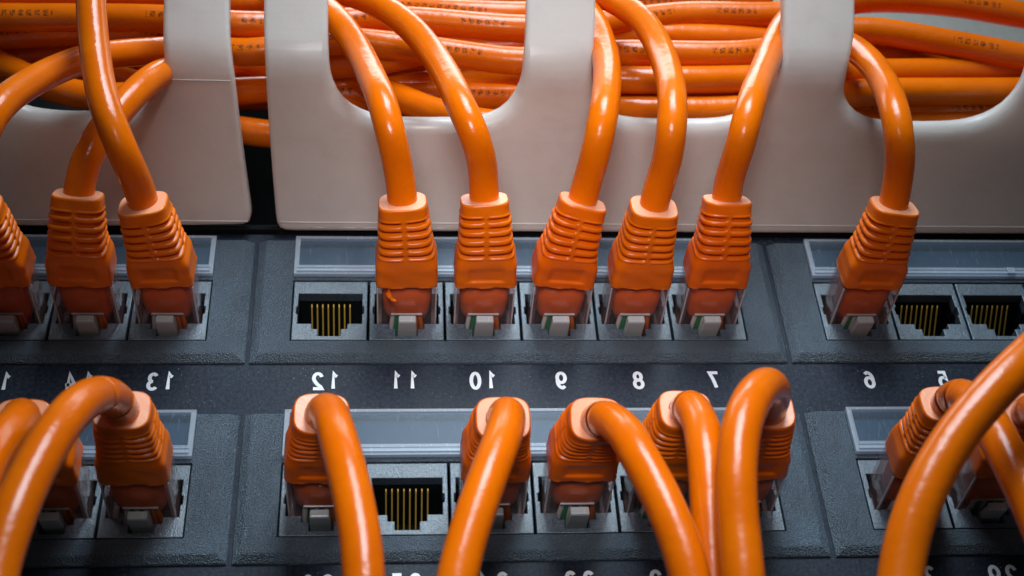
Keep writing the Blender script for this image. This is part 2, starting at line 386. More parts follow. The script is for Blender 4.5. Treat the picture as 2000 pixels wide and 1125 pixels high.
def opening(xc, zb_):
    P = [(-5.93, 4.0), (-5.93, 6.3), (-6.25, 6.4), (-6.25, 8.0), (-5.93, 8.1), (-5.93, 11.15), (5.93, 11.15), (5.93, 8.1), (6.25, 8.0), (6.25, 6.4), (5.93, 6.3),
         (5.93, 4.0), (3.25, 4.0), (3.25, 2.75), (2.05, 2.75), (2.05, 1.1), (-2.05, 1.1), (-2.05, 2.75), (-3.25, 2.75), (-3.25, 4.0)]
    return [(xc+x, zb_+z) for x, z in P][::-1]
def make_block(b, row, open_ports):
    x0 = b*BLK; zb_ = -row*ROWP
    root = None
    # --- block body: bevelled frame round the jack strip and the label recess
    ox0, ox1 = x0-49.75, x0+49.75; oz0, oz1 = zb_-4.35, zb_+24.9
    ix0, ix1 = x0-48.1, x0+48.1; iz0, iz1 = zb_-2.95, zb_+24.5
    js = [(x0-42.6, zb_-0.05), (x0+42.6, zb_-0.05), (x0+42.6, zb_+14.35), (x0-42.6, zb_+14.35)]
    lb = [(x0-42.5, zb_+15.5), (x0+42.5, zb_+15.5), (x0+42.5, zb_+23.6), (x0-42.5, zb_+23.6)]
    inner = [(ix0, iz0), (ix1, iz0), (ix1, iz1), (ix0, iz1)]
    outer = [(ox0, oz0), (ox1, oz0), (ox1, oz1), (ox0, oz1)]
    V, F = [], []
    tris = tessellate_polygon([[Vector((x, z, 0)) for x, z in l] for l in (inner, js, lb)])
    flat = inner+js+lb; V = [(x, -0.2, z) for x, z in flat]
    for t in tris:
        a, b_, c = [Vector(flat[i]) for i in t]
        F.append(tuple(t) if (b_-a).cross(c-a) > 0 else tuple(reversed(t)))
    n = len(V); V += [(x, YF-0.35, z) for x, z in outer]+[(x, YF+0.3, z) for x, z in outer]
    for i in range(4):
        j = (i+1) % 4
        F += [(i, n+i, n+j, j)[::-1], (n+i, n+4+i, n+4+j, n+j)[::-1]]
    for base, depth in ((4, 1.2), (8, 0.9)):
        m_ = len(V); V += [(V[base+i][0], depth, V[base+i][2]) for i in range(4)]
        for i in range(4): F.append((base+i, base+(i+1) % 4, m_+(i+1) % 4, m_+i))
        if base == 8: F.append((m_, m_+1, m_+2, m_+3))
    v, f = bevel_mesh(V, F, 0.22, 2, 20)
    blk = link('port_block', v, f, M_block, panel)
    # --- label strip and its clear window
    v, f = box(x0-41.9, x0+41.9, 0.45, 0.85, zb_+16.1, zb_+23.0); link('label_strip', v, f, M_paper, blk)
    wo = [(x0-42.55, zb_+15.15), (x0+42.55, zb_+15.15), (x0+42.55, zb_+24.75), (x0-42.55, zb_+24.75)]
    wi = [(x0-41.6, zb_+17.4), (x0-41.6, zb_+24.1), (x0+41.6, zb_+24.1), (x0+41.6, zb_+17.4)]
    v, f = plate(wo, [wi], -1.15, -0.25)
    # a slim raised ridge along the lower lip, as on the clipped-in window
    v2, f2 = box(x0-42.0, x0+42.0, -1.5, -1.15, zb_+15.6, zb_+16.1)
    v3, f3 = box(x0-3.2, x0-1.6, -1.75, -1.15, zb_+15.5, zb_+17.0)
    v4, f4 = box(x0-42.0, x0+42.0, -1.35, -1.15, zb_+16.6, zb_+16.85)
    v, f = join((v, f), (v2, f2), (v3, f3), (v4, f4)); v, f = bevel_mesh(v, f, 0.09, 2)
    rim = link('window_rim', v, f, M_rim, blk)
    v, f = box(x0-41.65, x0+41.65, -0.85, -0.45, zb_+17.35, zb_+24.15); link('window_pane', v, f, M_pane, blk)
    # --- jacks
    for k in range(6):
        xc = x0-42.6+PITCH*(k+.5); g = 0.22
        if abs(at(1000, 600, 0).x-xc) > 125: continue
        out = [(xc-PITCH/2+g, zb_+0.15), (xc+PITCH/2-g, zb_+0.15), (xc+PITCH/2-g, zb_+14.1), (xc-PITCH/2+g, zb_+14.1)]
        hole = opening(xc, zb_)
        v, f = plate(out, [hole], -0.05, 2.2); v, f = bevel_mesh(v, f, 0.14, 2, 50)
        jo = link('jack_frame', v, f, M_jack, blk)
        # dark cavity behind it
        hv = [(x, z) for x, z in hole]; m_ = len(hv)
        V = [(x*1.0, 2.2, z) for x, z in hv]+[(x, 15.5, z) for x, z in hv]
        F = [(i, (i+1) % m_, m_+(i+1) % m_, m_+i) for i in range(m_)]
        bm = bmesh.new(); vv = [bm.verts.new(q) for q in V]
        for q in F: bm.faces.new([vv[i] for i in q])
        bmesh.ops.triangle_fill(bm, edges=[e for e in bm.edges if e.verts[0].co.y > 15 and e.verts[1].co.y > 15], use_beauty=True)
        bm.verts.index_update(); V = [tuple(q.co) for q in bm.verts]; F = [tuple(q.index for q in fc.verts) for fc in bm.faces]; bm.free()
        link('jack_cavity', V, F, M_dark, blk)
        if k in open_ports:
            for i in range(8):
                px_ = xc+(i-3.5)*1.02
                vv, ff, _ = tube([(px_, 2.2, zb_+10.4), (px_, 2.8, zb_+9.9), (px_, 5, zb_+8.6), (px_, 8, zb_+6.6), (px_, 11, zb_+4.4)], 0.155, 8, 0.8)
                link('contact_pin', vv, ff, M_gold, blk, smooth=True)
            for q_ in (xc-5.7, xc+4.4): link('cavity_ledge', *box(q_, q_+1.3, 5.5, 6.0, zb_+5.0, zb_+5.4), M_jack, blk)
OPEN = {(0, 0): [0], (0, 1): [1], (1, 0): [1, 2], (1, 1): [], (-1, 0): [], (-1, 1): []}
for row in (0, 1):
    for b in (-1, 0, 1): make_block(b, row, OPEN[(b, row)])

# white port numbers, printed on the steel: the whole panel reads mirrored, as in the photograph
def arc(cx, cz, rx, rz, a0, a1, n=14):
    return [(cx+rx*math.cos(math.radians(a0+(a1-a0)*i/n)), cz+rz*math.sin(math.radians(a0+(a1-a0)*i/n))) for i in range(n+1)]
DIG = {'0': [arc(.5, .5, .38, .5, 90, 450, 28)],
       '1': [[(.28, .80), (.50, .88), (.60, 1.0), (.60, 0)]],
       '2': [arc(.5, .70, .36, .30, 165, -35, 14)+[(.55, .30), (.22, .12), (.12, 0), (.90, 0)]],
       '3': [arc(.46, .74, .32, .26, 150, -90, 12), arc(.46, .26, .37, .26, 90, -150, 12)],
       '4': [[(.70, 0), (.70, 1.0), (.10, .30), (.95, .30)]],
       '5': [[(.85, 1.0), (.25, 1.0), (.18, .52)]+arc(.48, .32, .38, .32, 125, -150, 14)],
       '6': [arc(.5, .32, .37, .32, 0, 360, 22), [(.80, .88)]+arc(.62, .55, .49, .45, 95, 190, 10)],
       '7': [[(.10, 1.0), (.88, 1.0), (.62, .55), (.42, 0)]],
       '8': [arc(.5, .75, .31, .25, 0, 360, 20), arc(.5, .26, .38, .27, 0, 360, 20)],
       '9': [arc(.5, .68, .37, .32, 0, 360, 22), [(.20, .12)]+arc(.38, .45, .49, .45, -85, 10, 10)]}
def ribbon(pts, w_, y):
    P = [Vector((a, b)) for a, b in pts]; n = len(P); V, F = [], []
    closed = (P[0]-P[-1]).length < 1e-3
    for i in range(n):
        a = P[i-1] if i else (P[-2] if closed else P[0]); b = P[i+1] if i < n-1 else (P[1] if closed else P[-1])
        d1 = (P[i]-a); d2 = (b-P[i])
        d1 = d1.normalized() if d1.length > 1e-6 else d2.normalized(); d2 = d2.normalized() if d2.length > 1e-6 else d1
        m_ = (d1+d2).normalized(); nr = Vector((-m_.y, m_.x)); k = 1/max(0.45, nr.dot(Vector((-d1.y, d1.x))))
        V += [(P[i].x+nr.x*w_*k/2, y, P[i].y+nr.y*w_*k/2), (P[i].x-nr.x*w_*k/2, y, P[i].y-nr.y*w_*k/2)]
    for i in range(n-1): F.append((2*i, 2*i+1, 2*i+3, 2*i+2))
    return V, F
def number(txt, xc, z0, part=None):
    H, W, G = 3.35, 1.95, 3.0
    parts = []; yy = YF-0.012
    for i, ch in enumerate(txt):
        # mirrored: first digit stands on the right
        off = (len(txt)-1)/2-i
        if part is not None and i not in part: continue
        for st in DIG[ch]:
            pts = [(xc+off*G-(x-.5)*W, z0+z*H) for x, z in st]
            parts.append(ribbon(pts, 0.66, yy)); yy -= 0.006
    v, f = join(*parts)
    o = link('port_number', v, f, M_print, panel, label='white mirrored number '+txt)
    return o
zn = at(700, 759, YF).z
for b, first in ((-1, 18), (0, 12), (1, 6)):
    for k in range(6):
        for row in (0, 1):
            n = first-k+24*row
            xc = b*BLK-42.6+PITCH*(k+.5)-0.25
            if abs(xc+8) > 118: continue
            number(str(n), xc, zn-row*ROWP)

# ------------------------------------------------------------------ patch cables: plug, boot, jacket
RC = 2.8
def lerp_tab(tab, s):
    for (a, va), (b, vb) in zip(tab, tab[1:]):
        if s <= b:
            t = (s-a)/(b-a); t = t*t*(3-2*t); return va+(vb-va)*t
    return tab[-1][1]
WA = [(0, 5.62), (4.2, 5.55), (6.8, 4.95), (9, 4.65), (16.9, 4.25)]
WB = [(0, 3.95), (4.2, 3.95), (7, 3.75), (15.6, 3.6)]
WN = [(0, 9.0), (5, 7.0), (8, 4.5), (15.6, 3.3)]
def boot_axis(P0, al, be, L):
    """centre line: starts along -Y, bends up by al and sideways by be"""
    P = [Vector(P0)]; T = []; n = 60; ds = L/n
    for i in range(n+1):
        s = i*ds; t = min(1, max(0, (s-3.0)/(L-5.0))); t = t*t*(3-2*t)
        a = al*(0.12+0.88*t); b = be*(0.35+0.65*t)
        d = Vector((math.sin(b)*math.cos(a), -math.cos(b)*math.cos(a), math.sin(a))); T.append(d)
        if i < n: P.append(P[-1]+d*ds)
    return P, T
def solve_boot(P0, target, L):
    def cost(a, b):
        p = pix(boot_axis(P0, a, b, L)[0][-1]); return (p[0]-target[0])**2+(p[1]-target[1])**2+300*max(0, abs(a)-0.55)**2*100
    best = (1e18, 0, 0)
    for i in range(-8, 15):
        for j in range(-8, 9):
            c = cost(i*0.05, j*0.05)
            if c < best[0]: best = (c, i*0.05, j*0.05)
    st = 0.03
    while st > 1e-3:
        imp = False
        for da, db in ((st, 0), (-st, 0), (0, st), (0, -st)):
            c = cost(best[1]+da, best[2]+db)
            if c < best[0]: best = (c, best[1]+da, best[2]+db); imp = True; break
        if not imp: st /= 2
    return best[1], best[2]
def make_boot(P0, al, be, L, stamp, seed):
    rnd = random.Random(seed)
    P, T = boot_axis(P0, al, be, L); na = 110; nr = 104
    ribs0, ribs1, nrib = 6.6, L-2.1, 5
    pit = (ribs1-ribs0)/nrib
    V, F = [], []
    def frame(s):
        x = s/L*60; i = min(59, int(x)); t = x-i
        p = P[i].lerp(P[i+1], t); d = T[i].lerp(T[i+1], t).normalized()
        sx = Vector((1, 0, 0)); sx = (sx-d*sx.dot(d)).normalized(); up = sx.cross(d)*-1
        if up.z < 0: up = -up
        return p, d, sx, up
    ss = [L*i/(na-1) for i in range(na)]
    ph = rnd.random()*6
    for s in ss:
        p, d, sx, up = frame(s)
        a = lerp_tab(WA, s); b = lerp_tab(WB, s); n = lerp_tab(WN, s)
        fil = max(0, s-(L-0.5))/0.5; ins = 0.25*(1-math.sqrt(max(0, 1-fil*fil)))
        fil0 = max(0, 0.35-s)/0.35; ins = max(ins, 0.2*(1-math.sqrt(max(0, 1-fil0*fil0))))
        for k in range(nr):
            th = 2*math.pi*k/nr
            # denser round the flat lower face
            c, q = math.cos(th), math.sin(th)
            rr = (abs(c)**n+abs(q)**n)**(-1/n)
            x, z = a*rr*c, b*rr*q
            nx, nz = (abs(x/a)**(n-1))*math.copysign(1, c)/a, (abs(z/b)**(n-1))*math.copysign(1, q)/b
            l = math.hypot(nx, nz) or 1; nx /= l; nz /= l
            off = -ins
            if ribs0 <= s <= ribs1:
                u = (s-ribs0)/pit; fr = u-math.floor(u)
                gr = math.exp(-(abs(fr-.5)/.19)**2.6)
                sp = 1-math.exp(-((x)/0.62)**4) if abs(nz) > 0.5 else 1
                sd = 1-math.exp(-((z)/0.45)**4) if abs(nx) > 0.6 else 1
                off -= 0.92*gr*sp*sd
                off += 0.16*(math.sin(math.pi*((fr+.5)%1)))*(1-gr)*sp
            if stamp and q < 0 and abs(nz) > 0.8:
                e1 = 1/(1+math.exp(-(3.1-abs(x))/0.09)); e2 = 1/(1+math.exp(-(s-1.7)/0.07))*1/(1+math.exp(-(4.6-s)/0.35))
                off -= 0.42*e1*e2
            off += 0.03*math.sin(s*1.7+ph+x*.8)
            if s < 0.3: off += 0.10*math.sin(x*1.3+ph)+0.05*math.sin(z*2+x*3.7)
            x += nx*off; z += nz*off
            V.append(p+sx*x+up*z)
    for i in range(na-1):
        for k in range(nr):
            k2 = (k+1) % nr; F.append((i*nr+k, i*nr+k2, (i+1)*nr+k2, (i+1)*nr+k))
    # end face with a short collar dip round the cable
    base = (na-1)*nr; p, d, sx, up = frame(L)
    prev = list(range(base, base+nr)); n_end = len(F)
    for rr, dd in ((0.97, 0.0), (0.8, 0.0), (0.69, 0.0), (0.6, 0.0), (0.3, 0.0)):
        cur = []
        for k in range(nr):
            q = V[base+k]-p
            if rr < 0.9:
                l = q.length; lim = RC*(1.12 if rr > 0.75 else 1.01); tgt = lim if rr > 0.55 else RC*rr
                q = q*((tgt/l) if rr != 0.8 else ((tgt/l)*0.6+0.32))
            else: q = q*rr
            cur.append(len(V)); V.append(p+q+d*dd)
        for k in range(nr):
            k2 = (k+1) % nr; F.append((prev[k], prev[k2], cur[k2], cur[k]))
        prev = cur
    F.append(tuple(prev)); F.append(tuple(reversed(range(nr))))
    bm = bmesh.new(); vv = [bm.verts.new(q) for q in V]
    for q in F: bm.faces.new([vv[i] for i in q])
    bmesh.ops.recalc_face_normals(bm, faces=bm.faces); bm.verts.index_update()
    out = ([tuple(q.co) for q in bm.verts], [tuple(q.index for q in fc.verts) for fc in bm.faces]); bm.free()
    ends = [i for i in range(n_end, len(F)-1)]
    return out, P[-1], T[-1], ends
BOOT_L = 15.6
def patch_cable(b, k, row, target, path, label, stamp=True, red=False, lift=0.0, Rc=RC, seed=0, bulge=7.0):
    xc = b*BLK-42.6+PITCH*(k+.5); zb_ = -row*ROWP
    base = Vector((xc, 0, zb_+7.5))
    t = thing('patch_cable', base); rnd = random.Random(seed+k*7+row*31+b*3)
    tag(t, label, 'network cable', 'orange patch cables plugged into the panel')
    BL = BOOT_L+(0.7 if row == 0 else 0)
    P0 = Vector((xc, -10.2, zb_+7.6+lift))
    al, be = solve_boot(P0, target, BL)
    (v, f), pe, de, ends = make_boot(P0, al, be, BL, stamp, seed+k+row*10)
    print('boot', label[:60], round(math.degrees(al)), round(math.degrees(be)), [round(x) for x in pix(pe)], target)
    bo = link('boot', v, f, M_boot_red if red else M_boot, t, smooth=True)
    bo.data.materials.append(M_bootend)
    for i in ends: bo.data.polygons[i].material_index = 1; bo.data.polygons[i].use_smooth = False
    if row == 0: path = [(x, y, Y-1.0-bulge*math.sin(math.pi*max(0, min(1, (345-y)/235)))**1.3) for x, y, Y in path[1:]]
    zz = Vector((0, 0, 1))
    if row == 0: pts = [pe-de*4.0, pe-de*1.2, pe+(de*0.75+zz*0.65)*2.2]+[at(*q) for q in path]
    else:
        d2 = (at(*path[0])-pe).normalized()
        pts = [pe-de*5, pe-de*1.0, pe+(de*0.65+d2*0.7)*2.8]+[at(*q) for q in path]
    v, f, uv = tube(pts, 2.62 if row == 0 else Rc, 36, 1.0)
    link('cable_jacket', v, f, M_cable, t, smooth=True, uvs=uv)
    # clear plug: open tray of walls with inner core, wires, strain bar and latch
    w2 = 5.6
    prof = [(-w2, 4.15), (w2, 4.15), (w2, 10.7), (-w2, 10.7)]
    V = []; F = []
    for y, sc_ in ((-10.4, 0.985), (6.0, 1.0)):
        V += [(xc+x*sc_, y, zb_+7.4+(z-7.4)*sc_) for x, z in prof]
    F = [(0,1,5,4), (1,2,6,5), (2,3,7,6), (3,0,4,7), (0,3,2,1), (4,5,6,7)]
    v, f = bevel_mesh(V, F, 0.3, 2); pl = link('plug', v, f, M_clear, t)
    for sx in (-1, 1):
        v, f = bevel_mesh(*box(xc+sx*5.0-0.45, xc+sx*5.0+0.45, -10.1, 3.0, zb_+4.5, zb_+9.8), 0.2, 2); link('side_wall', v, f, M_wall, pl)
        v, f = bevel_mesh(*box(xc+sx*5.3-0.13, xc+sx*5.3+0.13, -9.9, 2.0, zb_+4.2, zb_+4.6), 0.06, 2); link('edge_glint', v, f, M_edge_glint, pl)  # second box: pale strip added to draw the plug's bright edge
    # the cable's sheath runs on inside the plug and flattens towards its end
    V, F = [], []; nn = 28
    for j, (y, a, bb_) in enumerate([(-10.2, 4.6, 3.0), (-5, 4.5, 3.0), (-1.9, 4.25, 2.95), (-0.7, 3.8, 2.5), (2.0, 3.0, 2.0)]):
        for i in range(nn):
            th = 2*math.pi*i/nn; c, s = math.cos(th), math.sin(th); rr = (abs(c)**4+abs(s)**4)**(-.25)
            V.append((xc+a*rr*c, y+0.5*c*rnd.random()*(j == 3), zb_+7.4+bb_*rr*s))
        if j:
            for i in range(nn):
                i2 = (i+1) % nn; F.append(((j-1)*nn+i, (j-1)*nn+i2, j*nn+i2, j*nn+i))
    F += [tuple(range(nn))[::-1], tuple(range(4*nn, 5*nn))]
    link('inner_sheath', V, F, M_core, pl, smooth=True)
    v, f = bevel_mesh(*box(xc-2.9, xc+2.9, -2.5, -2.1, zb_+4.2, zb_+4.6), 0.15, 2); link('strain_bar', v, f, M_latch, pl)
    for i, cname in enumerate(('white', 'green', 'white', 'blue', 'white', 'brown', 'brown')):
        x_ = xc+(i-3)*0.98
        dx = rnd.uniform(-.25, .25)
        vv, ff, _ = tube([(x_*0.8+xc*0.2+dx, -2.1, zb_+5.1), (x_+dx, -1.0, zb_+4.6), (x_, 1.0, zb_+4.55), (x_, 5, zb_+4.6)], 0.46, 10, 0.8)
        link('wire', vv, ff, M_wires[cname], pl, smooth=True)
    # latch lever: rooted at the plug's front, slanting down and out
    lx = xc+rnd.uniform(-.15, .15); V = []
    for y, z0, z1, hw in ((7, 3.4, 4.2, 1.9), (0.6, 2.3, 3.4, 1.75), (-3.2, 1.55, 2.75, 1.62), (-3.7, 1.6, 3.0, 1.55)):
        V += [(lx-hw, y, zb_+z0), (lx+hw, y, zb_+z0), (lx+hw, y, zb_+z1), (lx-hw, y, zb_+z1)]
    F = [(0,1,2,3), (15,14,13,12)]
    for j in range(3):
        for i in range(4): F.append((j*4+i, (j+1)*4+i, (j+1)*4+(i+1) % 4, j*4+(i+1) % 4))
    v, f = bevel_mesh(V, F, 0.18, 2); link('latch', v, f, M_latch, pl)
    return t, pe, de

A = lambda n: 'orange patch cable plugged in above the printed number %s, %s' % n
U = 'upper row, '
patch_cable(-1, 3, 0, (-48, 402), [(-52, 330, -34), (-35, 260, -38), (0, 205, -38), (43, 171, -36), (85, 147, -34), (128, 128, -32), (179, 111, -30), (235, 105, -27), (277, 101, -25), (330, 98, -22), (420, 90, -18)],
            'orange cable at the left edge with its boot cut off by the picture border', seed=1, bulge=0)
patch_cable(-1, 4, 0, (153, 371), [(164, 350, -26), (172, 299, -28.5), (196, 258, -29), (230, 219, -29), (265, 179, -29), (299, 151, -28), (330, 138, -24), (380, 125, -18)],
            'orange patch cable above number 14 crossing behind its neighbour to the right', seed=2, bulge=2.0)
patch_cable(-1, 5, 0, (278, 397), [(273, 376, -28), (252, 324, -33), (230, 273, -36), (206, 213, -38), (192, 149, -39.5), (183.5, 85, -41), (179, 34, -42), (177, -13, -43), (178, -120, -44)],
            'orange patch cable above number 13 rising left over another cable and out of the top', seed=3, bulge=1.5)
patch_cable(0, 1, 0, (786, 393), [(783, 363, -27), (774, 307, -29), (762, 256, -30), (747, 200, -31), (727.5, 154, -31), (702, 102, -31), (676, 60, -30), (646, 26, -28), (600, -5, -24), (530, -30, -20)],
            'orange patch cable above number 11 with a loose rubber flake on its clear plug', stamp=False, seed=4)
patch_cable(0, 2, 0, (946, 388), [(947, 365, -27), (943, 316, -29), (924, 256, -31), (900, 205, -31.5), (873, 149, -32), (843, 102, -32), (804, 55, -31), (753, 17, -29.5), (700, -8, -27), (600, -30, -24)],
            'orange patch cable above number 10 arcing up left through the wide slot', seed=5)
patch_cable(0, 3, 0, (1139, 393), [(1149, 368, -27), (1162, 307, -30), (1176, 239, -31), (1184, 183.5, -31), (1186, 137, -31), (1179, 94, -30), (1164, 51, -28), (1135, 8, -24), (1080, -30, -20)],
            'orange patch cable above number 9 going up and behind the white finger', red=True, seed=6)
patch_cable(0, 4, 0, (1278, 403), [(1289, 380, -27), (1299, 333, -30), (1311, 265, -32), (1314, 205, -33), (1307, 149, -33.5), (1290, 98, -33), (1265, 51, -32), (1226, 17, -30), (1175, -10, -27), (1060, -30, -24)],
            'orange patch cable above number 8 curving up left over the top of its slot', stamp=False, seed=7)
patch_cable(0, 5, 0, (1420, 387), [(1429, 360, -27), (1440, 307, -30), (1457, 239, -31), (1474, 179, -31), (1495, 128, -30.5), (1516, 77, -29), (1540, 38, -26), (1600, -5, -20)],
            'orange patch cable above number 7 leaning right behind the white finger', red=True, seed=8)
patch_cable(1, 0, 0, (1748, 401), [(1757, 376, -27), (1759, 324, -30), (1757, 264.5, -31), (1747, 213, -31), (1727, 162, -30.5), (1702, 124, -29), (1676, 100, -26.5), (1640, 80, -22), (1560, 60, -18)],
            'orange patch cable above number 6 at the right, next to two empty ports', seed=9)
# lower row
patch_cable(-1, 4, 1, (42, 822), [(46, 812, -31), (22, 838, -37), (-12, 880, -41), (-50, 960, -44), (-70, 1080, -46)],
            'blurred orange cable in the lower left corner behind a thicker looking loop', seed=11)
patch_cable(-1, 5, 1, (238, 800), [(200, 770, -35.5), (159, 785, -42), (121, 825, -46), (87, 878, -48), (57, 934, -49), (30, 995, -50), (8, 1059, -50), (-15, 1135, -50), (-30, 1260, -50)],
            'orange patch cable below number 13 looping up and down to the left corner', stamp=False, seed=12)
patch_cable(0, 0, 1, (628, 808), [(640, 795, -29), (659, 851, -36), (680, 927, -39), (696, 1002, -40), (708, 1078, -41), (711, 1125, -41), (712, 1260, -41)],
            'orange patch cable below number 12, left of the empty lower port, hanging straight down', red=True, seed=13)
patch_cable(0, 2, 1, (983, 816), [(993, 800, -29), (983, 851, -34.5), (954.5, 927, -37), (928, 1002, -37), (904, 1078, -37), (893, 1125, -37), (870, 1260, -36)],
            'orange patch cable below number 10 hanging down to the left', red=True, seed=14)
patch_cable(0, 3, 1, (1166, 818), [(1224, 846, -35.5), (1251, 897, -38), (1280, 946, -38.5), (1302, 995, -39), (1325, 1048, -39), (1340, 1097, -39), (1348, 1125, -39), (1375, 1260, -38)],
            'orange patch cable below number 9 sweeping down to the right', red=True, seed=15)
patch_cable(0, 4, 1, (1340, 800), [(1347, 792, -29), (1370, 826, -33), (1379, 889, -35), (1385, 964, -35), (1389, 1040, -35), (1394, 1125, -35), (1402, 1260, -35)],
            'orange patch cable below number 8 squeezed between two others', seed=16)
patch_cable(0, 5, 1, (1500, 800), [(1512, 772, -32), (1502, 750, -38), (1469, 776, -44), (1447, 832, -46), (1439, 889, -46), (1437, 964, -46), (1441, 1021, -45), (1448, 1078, -45), (1452, 1125, -45), (1460, 1260, -44)],
            'orange patch cable below number 7 bent into a tall hook above its boot', red=True, seed=17)
patch_cable(1, 0, 1, (1850, 788), [(1889, 776, -33.5), (1926, 812, -38), (1956, 868, -40), (1987, 927, -41), (2015, 985, -42), (2060, 1100, -42)],
            'orange patch cable below number 6 bending right and down beneath a crossing cable', stamp=False, seed=18)
patch_cable(1, 1, 1, (2008, 806), [(2030, 800, -31), (2060, 850, -36), (2080, 950, -38), (2090, 1100, -38)],
            'orange patch cable below number 5 whose boot is hidden behind the crossing cables', stamp=False, seed=19)
def loose(name, pts, r, m, label, group, cat='network cable', sides=32):
    P = [at(*q) for q in pts]; v, f, uv = tube(P, r, sides, 1.4)
    o = link(name, v, f, m, smooth=True, uvs=uv, origin=P[len(P)//2]); tag(o, label, cat, group); return o
loose('network_cable', [(2250, 560, -50), (2100, 622, -52), (2000, 704, -53), (1956, 747, -53), (1908, 799, -52), (1861, 858, -51), (1821, 925, -50), (1790, 993, -49), (1770, 1056, -48), (1758, 1125, -47), (1745, 1260, -46)], 2.9, M_cable,
      'thick orange cable in front, crossing the lower right corner diagonally', None)
# the torn rubber flake hanging on the plug above number 11
p0 = at(761, 562, -11.0)
fl = []
def blob(p, a, b, ang, y):
    V = []; n = 12
    for yy, k in ((y, .6), (y-.25, 1), (y-.5, .6)):
        for i in range(n):
            th = 2*math.pi*i/n; x, z = a*k*math.cos(th)*(1+.15*math.sin(3*th)), b*k*math.sin(th)
            V.append((p.x+x*math.cos(ang)-z*math.sin(ang), yy, p.z+x*math.sin(ang)+z*math.cos(ang)))
    F = [tuple(range(n)), tuple(range(2*n, 3*n))[::-1]]
    for j in (0, 1):
        for i in range(n): F.append((j*n+i, j*n+(i+1) % n, (j+1)*n+(i+1) % n, (j+1)*n+i)[::-1])
    return V, F
yb = -8.6
pa = at(759, 578, yb); pb = at(768, 588, yb)
v1 = blob(pa, .45, .95, .25, yb); v2 = blob(pb, .85, .38, -.5, yb-.1)
tv, tf, _ = tube([at(761, 561, yb-1.6), at(759.5, 567, yb-1.0), at(762, 574, yb-.4), at(766, 582, yb-.2)], .13, 8, .3)
v, f = join(v1, v2, (tv, tf)); o = link('rubber_flake', v, f, M_boot, smooth=True)
tag(o, 'tiny torn orange rubber flake hanging on the clear plug above number 11', 'rubber scrap')

